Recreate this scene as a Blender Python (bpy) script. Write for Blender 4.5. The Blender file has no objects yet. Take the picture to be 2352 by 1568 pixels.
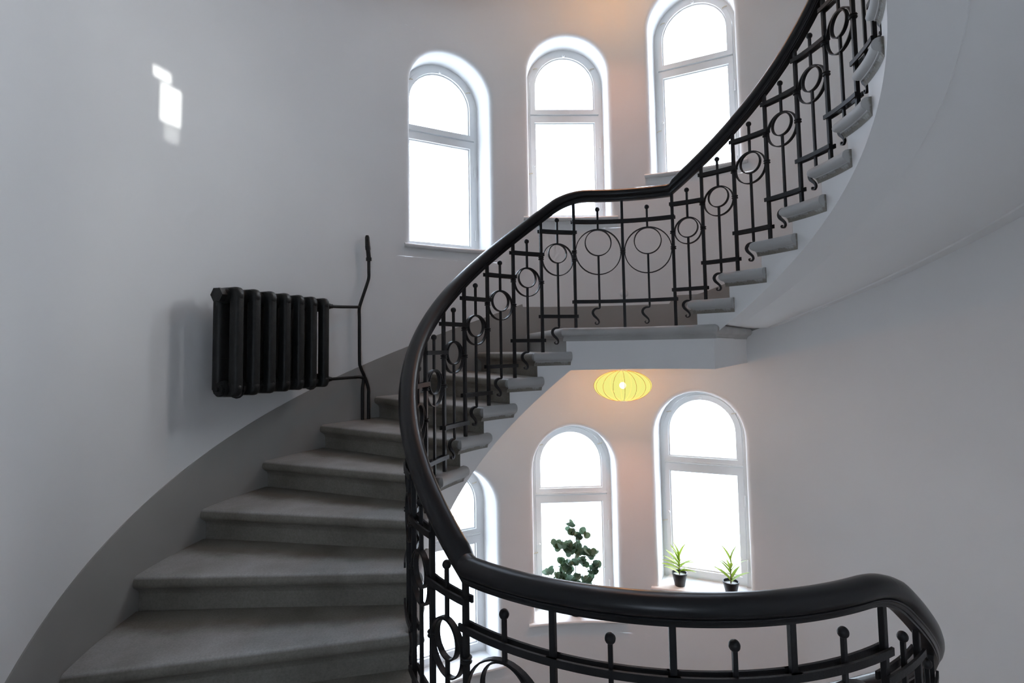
import bpy, math, random
from mathutils import Vector, Matrix
random.seed(7)
sc = bpy.context.scene
COL = sc.collection
R_ = math.radians

# ------------------------------------------------------------------ camera
CAM = Vector((0.0, -2.7098, -0.1348))
cam_d = bpy.data.cameras.new('camera'); cam = bpy.data.objects.new('camera', cam_d); COL.objects.link(cam)
yaw, pit, rol = R_(11.8923), R_(3.5148), R_(1.0024)
X = Vector((math.cos(yaw), math.sin(yaw), 0)); Y = Vector((-math.sin(yaw), math.cos(yaw), 0)); Z = Vector((0, 0, 1))
fwd = Y * math.cos(pit) + Z * math.sin(pit); up0 = -Y * math.sin(pit) + Z * math.cos(pit)
rgt = X * math.cos(rol) - up0 * math.sin(rol); upv = X * math.sin(rol) + up0 * math.cos(rol)
M = Matrix((rgt, upv, -fwd)).transposed().to_4x4(); M.translation = CAM
cam.matrix_world = M
cam_d.sensor_width = 36.0; cam_d.lens = 1228.06 / 2352 * 36
cam_d.shift_x = -24.1355 / 2352; cam_d.shift_y = -59.8428 / 2352
cam_d.clip_start = 0.02; cam_d.clip_end = 200
sc.camera = cam

# ------------------------------------------------------------------ world, exposure
sc.view_settings.view_transform = 'Standard'; sc.view_settings.look = 'None'
sc.view_settings.gamma = 1.0; sc.view_settings.use_curve_mapping = False
sc.view_settings.exposure = 0.0
sc.cycles.use_denoising = True; sc.cycles.use_light_tree = True
sc.cycles.max_bounces = 8; sc.cycles.diffuse_bounces = 6; sc.cycles.glossy_bounces = 3; sc.cycles.transparent_max_bounces = 8
sc.cycles.use_adaptive_sampling = True; sc.cycles.adaptive_threshold = 0.15; sc.cycles.adaptive_min_samples = 16
sc.cycles.caustics_reflective = False; sc.cycles.caustics_refractive = False
sc.cycles.sample_clamp_indirect = 12.0
w = bpy.data.worlds.new('sky'); sc.world = w; w.use_nodes = True
bg = w.node_tree.nodes['Background']
SKY = 7.7
bg.inputs['Strength'].default_value = SKY
# bright overcast: the zenith a little brighter and bluer than the hazy horizon and the pale court below
_wn = w.node_tree.nodes; _tc = _wn.new('ShaderNodeTexCoord'); _sp = _wn.new('ShaderNodeSeparateXYZ'); _rp = _wn.new('ShaderNodeValToRGB')
_mr = _wn.new('ShaderNodeMapRange'); _mr.inputs['From Min'].default_value = -1; _mr.inputs['From Max'].default_value = 1
w.node_tree.links.new(_tc.outputs['Generated'], _sp.inputs[0]); w.node_tree.links.new(_sp.outputs['Z'], _mr.inputs['Value']); w.node_tree.links.new(_mr.outputs['Result'], _rp.inputs['Fac'])
_rp.color_ramp.elements[0].color = (.73, .83, .97, 1); _rp.color_ramp.elements[1].color = (.82, .95, 1.18, 1); _rp.color_ramp.elements[0].position = .42; _rp.color_ramp.elements[1].position = .75
w.node_tree.links.new(_rp.outputs['Color'], bg.inputs['Color'])
w.cycles.sampling_method = 'MANUAL'; w.cycles.sample_map_resolution = 256

# hazy sun low behind the right-hand windows
sd = bpy.data.lights.new('hazy_sun', 'SUN'); sd.energy = 6.0; sd.angle = R_(40); sd.color = (1, .98, .95)
so_ = bpy.data.objects.new('hazy_sun', sd); COL.objects.link(so_)
_az, _el = R_(47), R_(22)
so_.rotation_euler = Vector((-math.cos(_az) * math.cos(_el), -math.sin(_az) * math.cos(_el), -math.sin(_el))).to_track_quat('-Z', 'Y').to_euler()

# ------------------------------------------------------------------ plan of the stair (metres, degrees)
RW = 2.3807          # wall radius
RR = 1.1043          # railing radius
RN = 1.045           # nosing radius at the well
RS = 1.092           # plaster string radius at the well
TM, PH = 94.0768, 17.9846
AL = (360 - 6 * PH) / 22
H = 0.165
LA = TM + PH         # back landing, left post      112.06
LB = TM - PH         # back landing, right post      76.09
NA = LA + 11 * AL    # near landing, left post      238.1
NB = NA + 4 * PH     # near landing, right post     310.05
NOSE = 2.9           # nosing ahead of post, degrees

def zline(t):
    """height of the line through the post feet; t unwrapped degrees, falls as t grows"""
    if t <= LB - 11 * AL: return 11 * H
    if t < LB: return (LB - t) / AL * H
    if t <= LA: return 0.0
    if t < NA: return -(t - LA) / AL * H
    if t <= NB: return -11 * H
    return -11 * H - min(t - NB, 11 * AL) / AL * H
def pol(r, t, z): return Vector((r * math.cos(R_(t)), r * math.sin(R_(t)), z))

# ------------------------------------------------------------------ materials
def new_mat(name):
    m = bpy.data.materials.new(name); m.use_nodes = True
    return m, m.node_tree, m.node_tree.nodes, m.node_tree.nodes['Principled BSDF']
def setc(b, col, rough, spec=0.5, metal=0.0):
    b.inputs['Base Color'].default_value = (*col, 1); b.inputs['Roughness'].default_value = rough
    b.inputs['Specular IOR Level'].default_value = spec; b.inputs['Metallic'].default_value = metal
def noise_mat(name, c1, c2, scale, rough, bump=0.0, bscale=60, spec=0.5, detail=4, lo=.35, hi=.65, coord='Object'):
    m, t, n, b = new_mat(name); setc(b, c1, rough, spec)
    tc = n.new('ShaderNodeTexCoord'); nz = n.new('ShaderNodeTexNoise'); nz.inputs['Scale'].default_value = scale; nz.inputs['Detail'].default_value = detail
    rp = n.new('ShaderNodeValToRGB'); rp.color_ramp.elements[0].position = lo; rp.color_ramp.elements[1].position = hi
    rp.color_ramp.elements[0].color = (*c1, 1); rp.color_ramp.elements[1].color = (*c2, 1)
    t.links.new(tc.outputs[coord], nz.inputs['Vector']); t.links.new(nz.outputs['Fac'], rp.inputs['Fac']); t.links.new(rp.outputs['Color'], b.inputs['Base Color'])
    if bump:
        n2 = n.new('ShaderNodeTexNoise'); n2.inputs['Scale'].default_value = bscale; n2.inputs['Detail'].default_value = 6
        bp = n.new('ShaderNodeBump'); bp.inputs['Strength'].default_value = bump; bp.inputs['Distance'].default_value = 0.004
        t.links.new(tc.outputs[coord], n2.inputs['Vector']); t.links.new(n2.outputs['Fac'], bp.inputs['Height']); t.links.new(bp.outputs['Normal'], b.inputs['Normal'])
    return m
MAT = {}
MAT['plaster'] = noise_mat('wall plaster', (.825, .825, .825), (.85, .85, .848), 1.4, .8, 0, 90, .25, 2)
MAT['skirt'] = noise_mat('grey dado paint', (.305, .30, .285), (.335, .328, .312), 2.2, .6, 0, 70, .3, 2)
MAT['white'] = noise_mat('white joinery paint', (.76, .77, .77), (.80, .80, .79), 3, .38, .03, 40)
MAT['iron'] = noise_mat('black painted iron', (.010, .010, .011), (.016, .016, .017), 14, .45, .2, 120, .3)
MAT['rail'] = noise_mat('black lacquered wood', (.006, .0065, .008), (.009, .009, .0105), 9, .30, .03, 60, .38)
MAT['radiator'] = noise_mat('black radiator enamel', (.008, .009, .009), (.014, .015, .015), 25, .45, .4, 90, .35)
MAT['pot'] = noise_mat('black plastic pot', (.016, .017, .02), (.022, .023, .026), 12, .4, 0)
MAT['soil'] = noise_mat('pale gravel', (.45, .45, .47), (.65, .65, .66), 90, .9, .6, 120)
MAT['stem'] = noise_mat('brown stem', (.09, .06, .03), (.16, .12, .06), 20, .7)
MAT['bark'] = noise_mat('grey bark', (.20, .19, .18), (.28, .27, .25), 12, .9)
MAT['brass'] = noise_mat('pale brass hook', (.55, .48, .36), (.62, .55, .43), 20, .4)
def leaf_mat(name, c1, c2, trans):
    m, t, n, b = new_mat(name)
    oi = n.new('ShaderNodeObjectInfo'); mx = n.new('ShaderNodeMixRGB'); mx.inputs[1].default_value = (*c1, 1); mx.inputs[2].default_value = (*c2, 1)
    t.links.new(oi.outputs['Random'], mx.inputs['Fac']); t.links.new(mx.outputs['Color'], b.inputs['Base Color'])
    b.inputs['Roughness'].default_value = .5
    tr = n.new('ShaderNodeBsdfTranslucent'); t.links.new(mx.outputs['Color'], tr.inputs['Color'])
    ms = n.new('ShaderNodeMixShader'); ms.inputs[0].default_value = trans
    t.links.new(b.outputs[0], ms.inputs[1]); t.links.new(tr.outputs[0], ms.inputs[2]); t.links.new(ms.outputs[0], n['Material Output'].inputs[0])
    return m
MAT['leaf_bright'] = leaf_mat('bright willow leaf', (.24, .36, .04), (.40, .52, .08), .34)
MAT['leaf_euc'] = leaf_mat('eucalyptus leaf', (.07, .13, .06), (.17, .26, .18), .22)
# stone of the steps: worn grey stone, painted light grey along the well side, shade painted brown on upright faces and tread backs
def stone_mat():
    m, t, n, b = new_mat('worn grey step stone'); b.inputs['Roughness'].default_value = .5; b.inputs['Specular IOR Level'].default_value = .5
    tc = n.new('ShaderNodeTexCoord')
    def noise(s, d=5, rg=.6):
        x = n.new('ShaderNodeTexNoise'); x.inputs['Scale'].default_value = s; x.inputs['Detail'].default_value = d; x.inputs['Roughness'].default_value = rg
        t.links.new(tc.outputs['Object'], x.inputs['Vector']); return x
    def ramp(src, p0, c0, p1, c1):
        r = n.new('ShaderNodeValToRGB'); e = r.color_ramp.elements; e[0].position = p0; e[1].position = p1; e[0].color = (*c0, 1); e[1].color = (*c1, 1)
        t.links.new(src, r.inputs['Fac']); return r
    a = ramp(noise(3.0).outputs['Fac'], .28, (.32, .31, .288), .72, (.56, .557, .555))
    s = ramp(noise(110, 6, .75).outputs['Fac'], .32, (.78, .77, .75), .60, (1.06, 1.06, 1.06))
    mul = n.new('ShaderNodeMixRGB'); mul.blend_type = 'MULTIPLY'; mul.inputs[0].default_value = 1
    t.links.new(a.outputs['Color'], mul.inputs[1]); t.links.new(s.outputs['Color'], mul.inputs[2])
    # light grey paint within a hand's breadth of the well, chipped edge
    sep = n.new('ShaderNodeSeparateXYZ'); t.links.new(tc.outputs['Object'], sep.inputs[0])
    cmb = n.new('ShaderNodeCombineXYZ'); t.links.new(sep.outputs['X'], cmb.inputs['X']); t.links.new(sep.outputs['Y'], cmb.inputs['Y'])
    ln = n.new('ShaderNodeVectorMath'); ln.operation = 'LENGTH'; t.links.new(cmb.outputs[0], ln.inputs[0])
    nz = noise(18, 4); ad = n.new('ShaderNodeMath'); ad.operation = 'MULTIPLY_ADD'; ad.inputs[1].default_value = .06
    t.links.new(nz.outputs['Fac'], ad.inputs[0]); t.links.new(ln.outputs['Value'], ad.inputs[2])
    mr = n.new('ShaderNodeMapRange'); mr.inputs['From Min'].default_value = 1.105; mr.inputs['From Max'].default_value = 1.115
    mr.inputs['To Min'].default_value = 1; mr.inputs['To Max'].default_value = 0
    t.links.new(ad.outputs[0], mr.inputs['Value'])
    # treads polished paler at the front; shade painted brown behind and on upright faces
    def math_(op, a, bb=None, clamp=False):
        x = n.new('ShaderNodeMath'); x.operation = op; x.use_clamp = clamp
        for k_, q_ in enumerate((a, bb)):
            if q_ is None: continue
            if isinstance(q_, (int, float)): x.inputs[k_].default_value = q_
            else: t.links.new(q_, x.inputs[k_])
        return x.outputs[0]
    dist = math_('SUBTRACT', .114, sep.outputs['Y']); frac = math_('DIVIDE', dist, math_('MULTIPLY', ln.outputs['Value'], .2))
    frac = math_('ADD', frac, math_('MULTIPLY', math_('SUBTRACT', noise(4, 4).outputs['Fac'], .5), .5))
    wear_shade = n.new('ShaderNodeMapRange'); wear_shade.interpolation_type = 'SMOOTHSTEP'; wear_shade.inputs['From Min'].default_value = .78; wear_shade.inputs['From Max'].default_value = .42
    t.links.new(frac, wear_shade.inputs['Value'])
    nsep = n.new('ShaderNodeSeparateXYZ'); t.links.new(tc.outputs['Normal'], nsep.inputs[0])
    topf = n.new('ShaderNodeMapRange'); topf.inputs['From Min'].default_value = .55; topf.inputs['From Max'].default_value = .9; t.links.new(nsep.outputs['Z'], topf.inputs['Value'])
    wm = math_('MULTIPLY', wear_shade.outputs['Result'], topf.outputs['Result'], True)
    shade_mul = n.new('ShaderNodeMixRGB'); shade_mul.blend_type = 'MULTIPLY'; shade_mul.inputs[0].default_value = 1; shade_mul.inputs[2].default_value = (.46, .435, .385, 1); t.links.new(mul.outputs['Color'], shade_mul.inputs[1])
    wc = n.new('ShaderNodeMixRGB'); t.links.new(wm, wc.inputs['Fac']); t.links.new(shade_mul.outputs['Color'], wc.inputs[1]); t.links.new(mul.outputs['Color'], wc.inputs[2])
    rg_ = n.new('ShaderNodeMapRange'); rg_.inputs['To Min'].default_value = .62; rg_.inputs['To Max'].default_value = .40; t.links.new(wm, rg_.inputs['Value']); t.links.new(rg_.outputs['Result'], b.inputs['Roughness'])
    mx = n.new('ShaderNodeMixRGB'); mx.inputs[2].default_value = (.42, .42, .415, 1)
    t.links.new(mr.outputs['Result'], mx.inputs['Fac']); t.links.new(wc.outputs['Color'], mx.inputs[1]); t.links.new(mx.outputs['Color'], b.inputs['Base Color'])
    bp = n.new('ShaderNodeBump'); bp.inputs['Strength'].default_value = .18; bp.inputs['Distance'].default_value = .004
    t.links.new(noise(30, 8).outputs['Fac'], bp.inputs['Height']); t.links.new(bp.outputs['Normal'], b.inputs['Normal'])
    return m
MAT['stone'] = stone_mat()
MAT['edge_paint'] = noise_mat('light grey painted stone', (.40, .40, .39), (.45, .45, .44), 5, .5, .2, 25)
def glass_mat():
    m, t, n, b = new_mat('window glass'); n.remove(b)
    tr = n.new('ShaderNodeBsdfTransparent'); tr.inputs['Color'].default_value = (.97, .985, .98, 1)
    gl = n.new('ShaderNodeBsdfGlossy'); gl.inputs['Roughness'].default_value = .02
    ms = n.new('ShaderNodeMixShader'); ms.inputs[0].default_value = .05; t.links.new(tr.outputs[0], ms.inputs[1]); t.links.new(gl.outputs[0], ms.inputs[2])
    t.links.new(ms.outputs[0], n['Material Output'].inputs[0]); return m
MAT['glass'] = glass_mat()
def shade_mat():
    m, t, n, b = new_mat('yellow lantern silk'); n.remove(b)
    em = n.new('ShaderNodeEmission'); em.inputs['Color'].default_value = (.82, .80, .23, 1); em.inputs['Strength'].default_value = 1.1
    tr = n.new('ShaderNodeBsdfTransparent'); tr.inputs['Color'].default_value = (1, .9, .6, 1)
    ms = n.new('ShaderNodeMixShader'); ms.inputs[0].default_value = .12
    t.links.new(em.outputs[0], ms.inputs[1]); t.links.new(tr.outputs[0], ms.inputs[2]); t.links.new(ms.outputs[0], n['Material Output'].inputs[0]); return m
MAT['shade'] = shade_mat()
def em_mat(name, c, s):
    m, t, n, b = new_mat(name); setc(b, (0, 0, 0), .5); b.inputs['Emission Color'].default_value = (*c, 1); b.inputs['Emission Strength'].default_value = s; return m
MAT['bulb'] = em_mat('lit bulb', (1, .93, .75), 14)
for _k in ('shade', 'bulb'): MAT[_k].cycles.emission_sampling = 'NONE'
MAT['rib'] = noise_mat('orange lantern rib', (.55, .22, .03), (.6, .26, .04), 10, .6)

# ------------------------------------------------------------------ mesh helpers
class MB:
    def __init__(s): s.v = []; s.f = []
    def add(s, vs, fs):
        o = len(s.v); s.v += [tuple(v) for v in vs]; s.f += [tuple(i + o for i in f) for f in fs]; return s
    def box(s, a, b, mtx=None):
        x0, y0, z0 = a; x1, y1, z1 = b
        vs = [Vector(p) for p in ((x0,y0,z0),(x1,y0,z0),(x1,y1,z0),(x0,y1,z0),(x0,y0,z1),(x1,y0,z1),(x1,y1,z1),(x0,y1,z1))]
        if mtx: vs = [mtx @ v for v in vs]
        return s.add(vs, [(0,3,2,1),(4,5,6,7),(0,1,5,4),(1,2,6,5),(2,3,7,6),(3,0,4,7)])
    def grid(s, rows, close_u=False, close_v=False):
        """rows of equal-length point lists -> quads"""
        n = len(rows); m = len(rows[0]); vs = [p for r in rows for p in r]; fs = []
        for i in range(n if close_u else n - 1):
            for j in range(m if close_v else m - 1):
                i2, j2 = (i + 1) % n, (j + 1) % m
                fs.append((i * m + j, i2 * m + j, i2 * m + j2, i * m + j2))
        return s.add(vs, fs)
    def tube(s, pts, rad, n=8, caps=True, closed=False, up=None):
        """round tube; rad number or list"""
        P = [Vector(p) for p in pts]; rows = []; N = len(P)
        for i, p in enumerate(P):
            t = (P[(i + 1) % N] - P[i - 1]) if closed else (P[min(i + 1, N - 1)] - P[max(i - 1, 0)])
            t.normalize(); a = Vector(up) if up else (Vector((0, 0, 1)) if abs(t.z) < .9 else Vector((1, 0, 0)))
            u = t.cross(a).normalized(); v = t.cross(u).normalized(); r = rad[i] if isinstance(rad, (list, tuple)) else rad
            rows.append([p + (u * math.cos(2*math.pi*k/n) + v * math.sin(2*math.pi*k/n)) * r for k in range(n)])
        o = len(s.v); s.grid(rows, closed, True)
        if caps and not closed:
            s.f.append(tuple(o + k for k in range(n - 1, -1, -1))); s.f.append(tuple(o + (N - 1) * n + k for k in range(n)))
        return s
    def lathe(s, prof, n=16, mtx=None):
        rows = [[Vector((r * math.cos(2*math.pi*k/n), r * math.sin(2*math.pi*k/n), z)) for k in range(n)] for r, z in prof]
        if mtx: rows = [[mtx @ p for p in r] for r in rows]
        return s.grid(rows, False, True)
    def build(s, name, mat, parent=None, smooth=35):
        me = bpy.data.meshes.new(name); me.from_pydata(s.v, [], s.f); me.validate(); me.materials.append(MAT[mat])
        import bmesh
        bm = bmesh.new(); bm.from_mesh(me); bmesh.ops.recalc_face_normals(bm, faces=bm.faces); bm.to_mesh(me); bm.free()
        if smooth:
            for p in me.polygons: p.use_smooth = True
            me.set_sharp_from_angle(angle=R_(smooth))
        o = bpy.data.objects.new(name, me); COL.objects.link(o)
        if parent: o.parent = parent
        return o
def inst(src, name, parent, mtx=None):
    o = src.copy(); o.name = name; COL.objects.link(o); o.parent = parent
    if mtx is not None: o.matrix_local = mtx
    return o
def empty(name, label, cat, group=None, loc=(0, 0, 0)):
    o = bpy.data.objects.new(name, None); COL.objects.link(o); o.location = loc; o.empty_display_size = .1
    if label: o['label'] = label; o['category'] = cat
    if group: o['group'] = group
    return o
def struct(o, label, cat):
    o['kind'] = 'structure'; o['label'] = label; o['category'] = cat; return o
def frange(a, b, step):
    n = max(1, int(math.ceil(abs(b - a) / step - 1e-9))); return [a + (b - a) * i / n for i in range(n + 1)]

# ------------------------------------------------------------------ windows: where they are
HW = .387; RISE = .685; DEP = .265
WINS = [(131.6, 1.883), (104.0, 2.215), (76.0, 2.588), (131.2, -1.86), (104.4, -1.553), (77.4, -1.240)]   # centre angle, meeting rail height
def DROPF(g): return 1.125 if g > 0 else 1.065
def arch(hw, zb, zs, n=20):
    """open arch outline, anticlockwise from bottom right seen from inside (x right, z up); returns pts and outward normals"""
    P = [(hw, zb, 1, 0)] + [(hw, zb + (zs - zb) * k / 4, 1, 0) for k in range(1, 4)]
    for k in range(n + 1):
        a = math.pi * k / n; P.append((hw * math.cos(a), zs + hw * math.sin(a), math.cos(a), math.sin(a)))
    P += [(-hw, zb + (zs - zb) * k / 4, -1, 0) for k in (3, 2, 1)] + [(-hw, zb, -1, 0)]
    return P
def wpt(tc, x, y, z):
    """window-local (x to the right seen from inside, y outward, z) to world"""
    c, s = math.cos(R_(tc)), math.sin(R_(tc))
    return Vector((c * y + s * x, s * y - c * x, z))

# ------------------------------------------------------------------ round wall
Z0, Z1 = -3.70, 4.9
def wall_span(mb, t0, t1, z0, z1, step=1.5):
    if z1 - z0 < 1e-6: return
    ts = frange(t0, t1, step); zs = frange(z0, z1, .8)
    mb.grid([[pol(RW, t, z) for z in zs] for t in ts])
def wall_with_windows(mb, t0, t1, wins):
    wins = sorted(wins); HA = 12.2; cols = {}
    for t, g in wins: cols.setdefault(None, [])
    marks = [t0, t1]
    rows = {}
    for t, g in wins:
        k = round(t / 20); rows.setdefault(k, []).append((t, g))
    cur = t0
    for k in sorted(rows):
        ws = rows[k]; tcs = [t for t, _ in ws]; a = min(tcs) - HA; b = max(tcs) + HA
        wall_span(mb, cur, a, Z0, Z1); zc = Z0
        for t, g in sorted(ws, key=lambda q: q[1]):
            zb, zs = g - DROPF(g), g + RISE - HW; r0, r1 = zb - .1, g + RISE + .12
            wall_span(mb, a, b, zc, r0); zc = r1
            # annulus between rectangle and opening (rounded arris)
            ROUND = .04; P = arch(HW, zb, zs)
            # bottom edge points to close the loop
            nb = 10; P = P + [(-HW + 2 * HW * k2 / nb, zb, 0, -1) for k2 in range(1, nb)]
            cz = (zb + zs) / 2 + .1; ring_out = []
            for x, z, nx, nz in P:
                # matching point on the rectangle (in arc coordinates)
                sx = math.degrees(math.asin(x / RW)); dx, dz = sx, (z - cz)
                la, lb = (a - t), (b - t)      # rectangle in degrees about t ; x right => angle decreases
                cand = []
                if dx > 1e-9: cand.append((-la) / dx)
                if dx < -1e-9: cand.append(lb / -dx)
                if dz > 1e-9: cand.append((r1 - cz) / dz)
                if dz < -1e-9: cand.append((cz - r0) / -dz)
                q = min(cand); ring_out.append((t - dx * q, cz + dz * q))
            rows_ = []
            # insert rectangle corners: snap the nearest ring points
            for ct, czz in ((a, r0), (a, r1), (b, r0), (b, r1)):
                j = min(range(len(ring_out)), key=lambda i: ((ring_out[i][0] - ct) * .04) ** 2 + (ring_out[i][1] - czz) ** 2); ring_out[j] = (ct, czz)
            for k2 in range(0, 5):
                f = k2 / 4; row = []
                for (x, z, nx, nz), (ot, oz) in zip(P, ring_out):
                    xo, zo = x + nx * ROUND, z + nz * ROUND
                    it = t - math.degrees(math.asin(xo / RW))
                    row.append(pol(RW, ot + (it - ot) * f, oz + (zo - oz) * f))
                rows_.append(row)
            for k2 in range(1, 7):
                aa = math.pi / 2 * k2 / 6; off = ROUND * (1 - math.sin(aa)); dp = ROUND * (1 - math.cos(aa))
                rows_.append([wpt(t, x + nx * off, math.sqrt(RW ** 2 - (x + nx * off) ** 2) + dp, z + nz * off) for x, z, nx, nz in P])
            rows_.append([wpt(t, x, RW + DEP + .02, z) for x, z, nx, nz in P])
            rows_.append([wpt(t, x, RW + DEP + .20, z) for x, z, nx, nz in P])
            mb.grid(rows_, False, True)
        wall_span(mb, a, b, zc, Z1); cur = b
    wall_span(mb, cur, t1, Z0, Z1)
mb = MB(); wall_with_windows(mb, 56, 150, WINS)
struct(mb.build('wall_back', 'plaster', None, 40), 'curved white plaster wall with the arched windows behind the stair', 'wall')
OA, OB, YH, ZH = 226.0, 300.0, -5.2, .95      # opening to the hall behind the viewer
mb = MB(); wall_span(mb, 150, OA, Z0, Z1)
struct(mb.build('wall_left', 'plaster', None, 40), 'curved white plaster wall behind the black radiator', 'wall')
mb = MB(); wall_span(mb, OB - 360, 56, Z0, Z1)
struct(mb.build('wall_right', 'plaster', None, 40), 'curved plain white plaster wall on the right under the rising flight', 'wall')
mb = MB(); wall_span(mb, OA, OB, Z0, -11 * H - .28); wall_span(mb, OA, OB, ZH, Z1)
xa, ya = RW * math.cos(R_(OA)), RW * math.sin(R_(OA)); xb, yb = RW * math.cos(R_(OB)), RW * math.sin(R_(OB))
zf, zc = -11 * H, ZH
mb.add([(xa, ya, zf), (xa, YH, zf), (xa, YH, zc), (xa, ya, zc)], [(0, 1, 2, 3)])
mb.add([(xb, yb, zf), (xb, YH, zf), (xb, YH, zc), (xb, yb, zc)], [(0, 1, 2, 3)])
hx0, hx1, hz0, hz1 = .0, .85, -.85, .45      # hall window, added out of view to bring daylight onto the stair
for x0, x1, z0, z1 in ((xa, hx0, zf, zc), (hx1, xb, zf, zc), (hx0, hx1, zf, hz0), (hx0, hx1, hz1, zc)):
    mb.add([(x0, YH, z0), (x1, YH, z0), (x1, YH, z1), (x0, YH, z1)], [(0, 1, 2, 3)])
for p0, p1 in (((hx0, hz0), (hx1, hz0)), ((hx1, hz0), (hx1, hz1)), ((hx1, hz1), (hx0, hz1)), ((hx0, hz1), (hx0, hz0))):
    mb.add([(p0[0], YH, p0[1]), (p1[0], YH, p1[1]), (p1[0], YH - .25, p1[1]), (p0[0], YH - .25, p0[1])], [(0, 1, 2, 3)])
arc = [pol(RW, t, zc) for t in frange(OA, OB, 2)]
mb.grid([arc, [Vector((p.x, YH, zc)) for p in arc]])
struct(mb.build('wall_front', 'plaster', None, 40), 'white plaster wall and hall behind the viewer', 'wall')
hr = empty('window_7', 'added unseen window lighting the hall behind the viewer', 'window'); hr['kind'] = 'structure'
mb = MB(); o_ = [(hx0, hz0), (hx1, hz0), (hx1, hz1), (hx0, hz1)]; i_ = [(hx0 + .06, hz0 + .06), (hx1 - .06, hz0 + .06), (hx1 - .06, hz1 - .06), (hx0 + .06, hz1 - .06)]
mb.grid([[Vector((x, YH - .16, z)) for x, z in o_], [Vector((x, YH - .16, z)) for x, z in i_], [Vector((x, YH - .21, z)) for x, z in i_], [Vector((x, YH - .21, z)) for x, z in o_]], True, True); mb.build('frame', 'white', hr, 0)
mb = MB(); mb.add([(x, YH - .18, z) for x, z in i_], [(0, 1, 2, 3)]); mb.build('pane', 'glass', hr, 0)
ld = bpy.data.lights.new('daylight_portal', 'AREA'); ld.shape = 'RECTANGLE'; ld.size = hx1 - hx0; ld.size_y = hz1 - hz0; ld.cycles.is_portal = True
lo = bpy.data.objects.new('daylight_portal', ld); COL.objects.link(lo); lo.location = ((hx0 + hx1) / 2, YH - .26, (hz0 + hz1) / 2); lo.rotation_euler = Vector((0, 1, 0)).to_track_quat('-Z', 'Y').to_euler()
mb = MB(); mb.add([pol(RW + .05, t, Z1) for t in range(0, 360, 3)], [tuple(range(120))])
struct(mb.build('ceiling', 'plaster', None, 0), 'white ceiling over the stairwell', 'ceiling')

# ------------------------------------------------------------------ window joinery
def ring_solid(mb, tc, out, inn, y0, y1):
    """closed loops out/inn of (x,z), extruded y0..y1"""
    n = len(out)
    A = [wpt(tc, x, y0, z) for x, z in out]; B = [wpt(tc, x, y0, z) for x, z in inn]
    C = [wpt(tc, x, y1, z) for x, z in inn]; D = [wpt(tc, x, y1, z) for x, z in out]
    mb.grid([A, B, C, D], True, True)
def wbox(mb, tc, x0, x1, y0, y1, z0, z1):
    vs = [wpt(tc, x, y, z) for z in (z0, z1) for x, y in ((x0, y0), (x1, y0), (x1, y1), (x0, y1))]
    mb.add(vs, [(0, 3, 2, 1), (4, 5, 6, 7), (0, 1, 5, 4), (1, 2, 6, 5), (2, 3, 7, 6), (3, 0, 4, 7)])
def rect(x, z0, z1): return [(x, z0), (x, z1), (-x, z1), (-x, z0)]
def archloop(hw, zb, zs, zlow):
    """arched loop, flat bottom"""
    P = [(hw, zb)] + [(hw * math.cos(math.pi * k / 24), zs + hw * math.sin(math.pi * k / 24)) for k in range(25)] + [(-hw, zb)]
    return P
wlabels = ['tall arched window at the upper left, beside the radiator wall', 'tall arched window in the middle above the back landing',
           'tall arched window at the upper right above the back landing', 'lower arched window half hidden behind the near railing',
           'lower arched window with the eucalyptus on its sill', 'lower arched window with two small potted plants on its sill']
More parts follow.
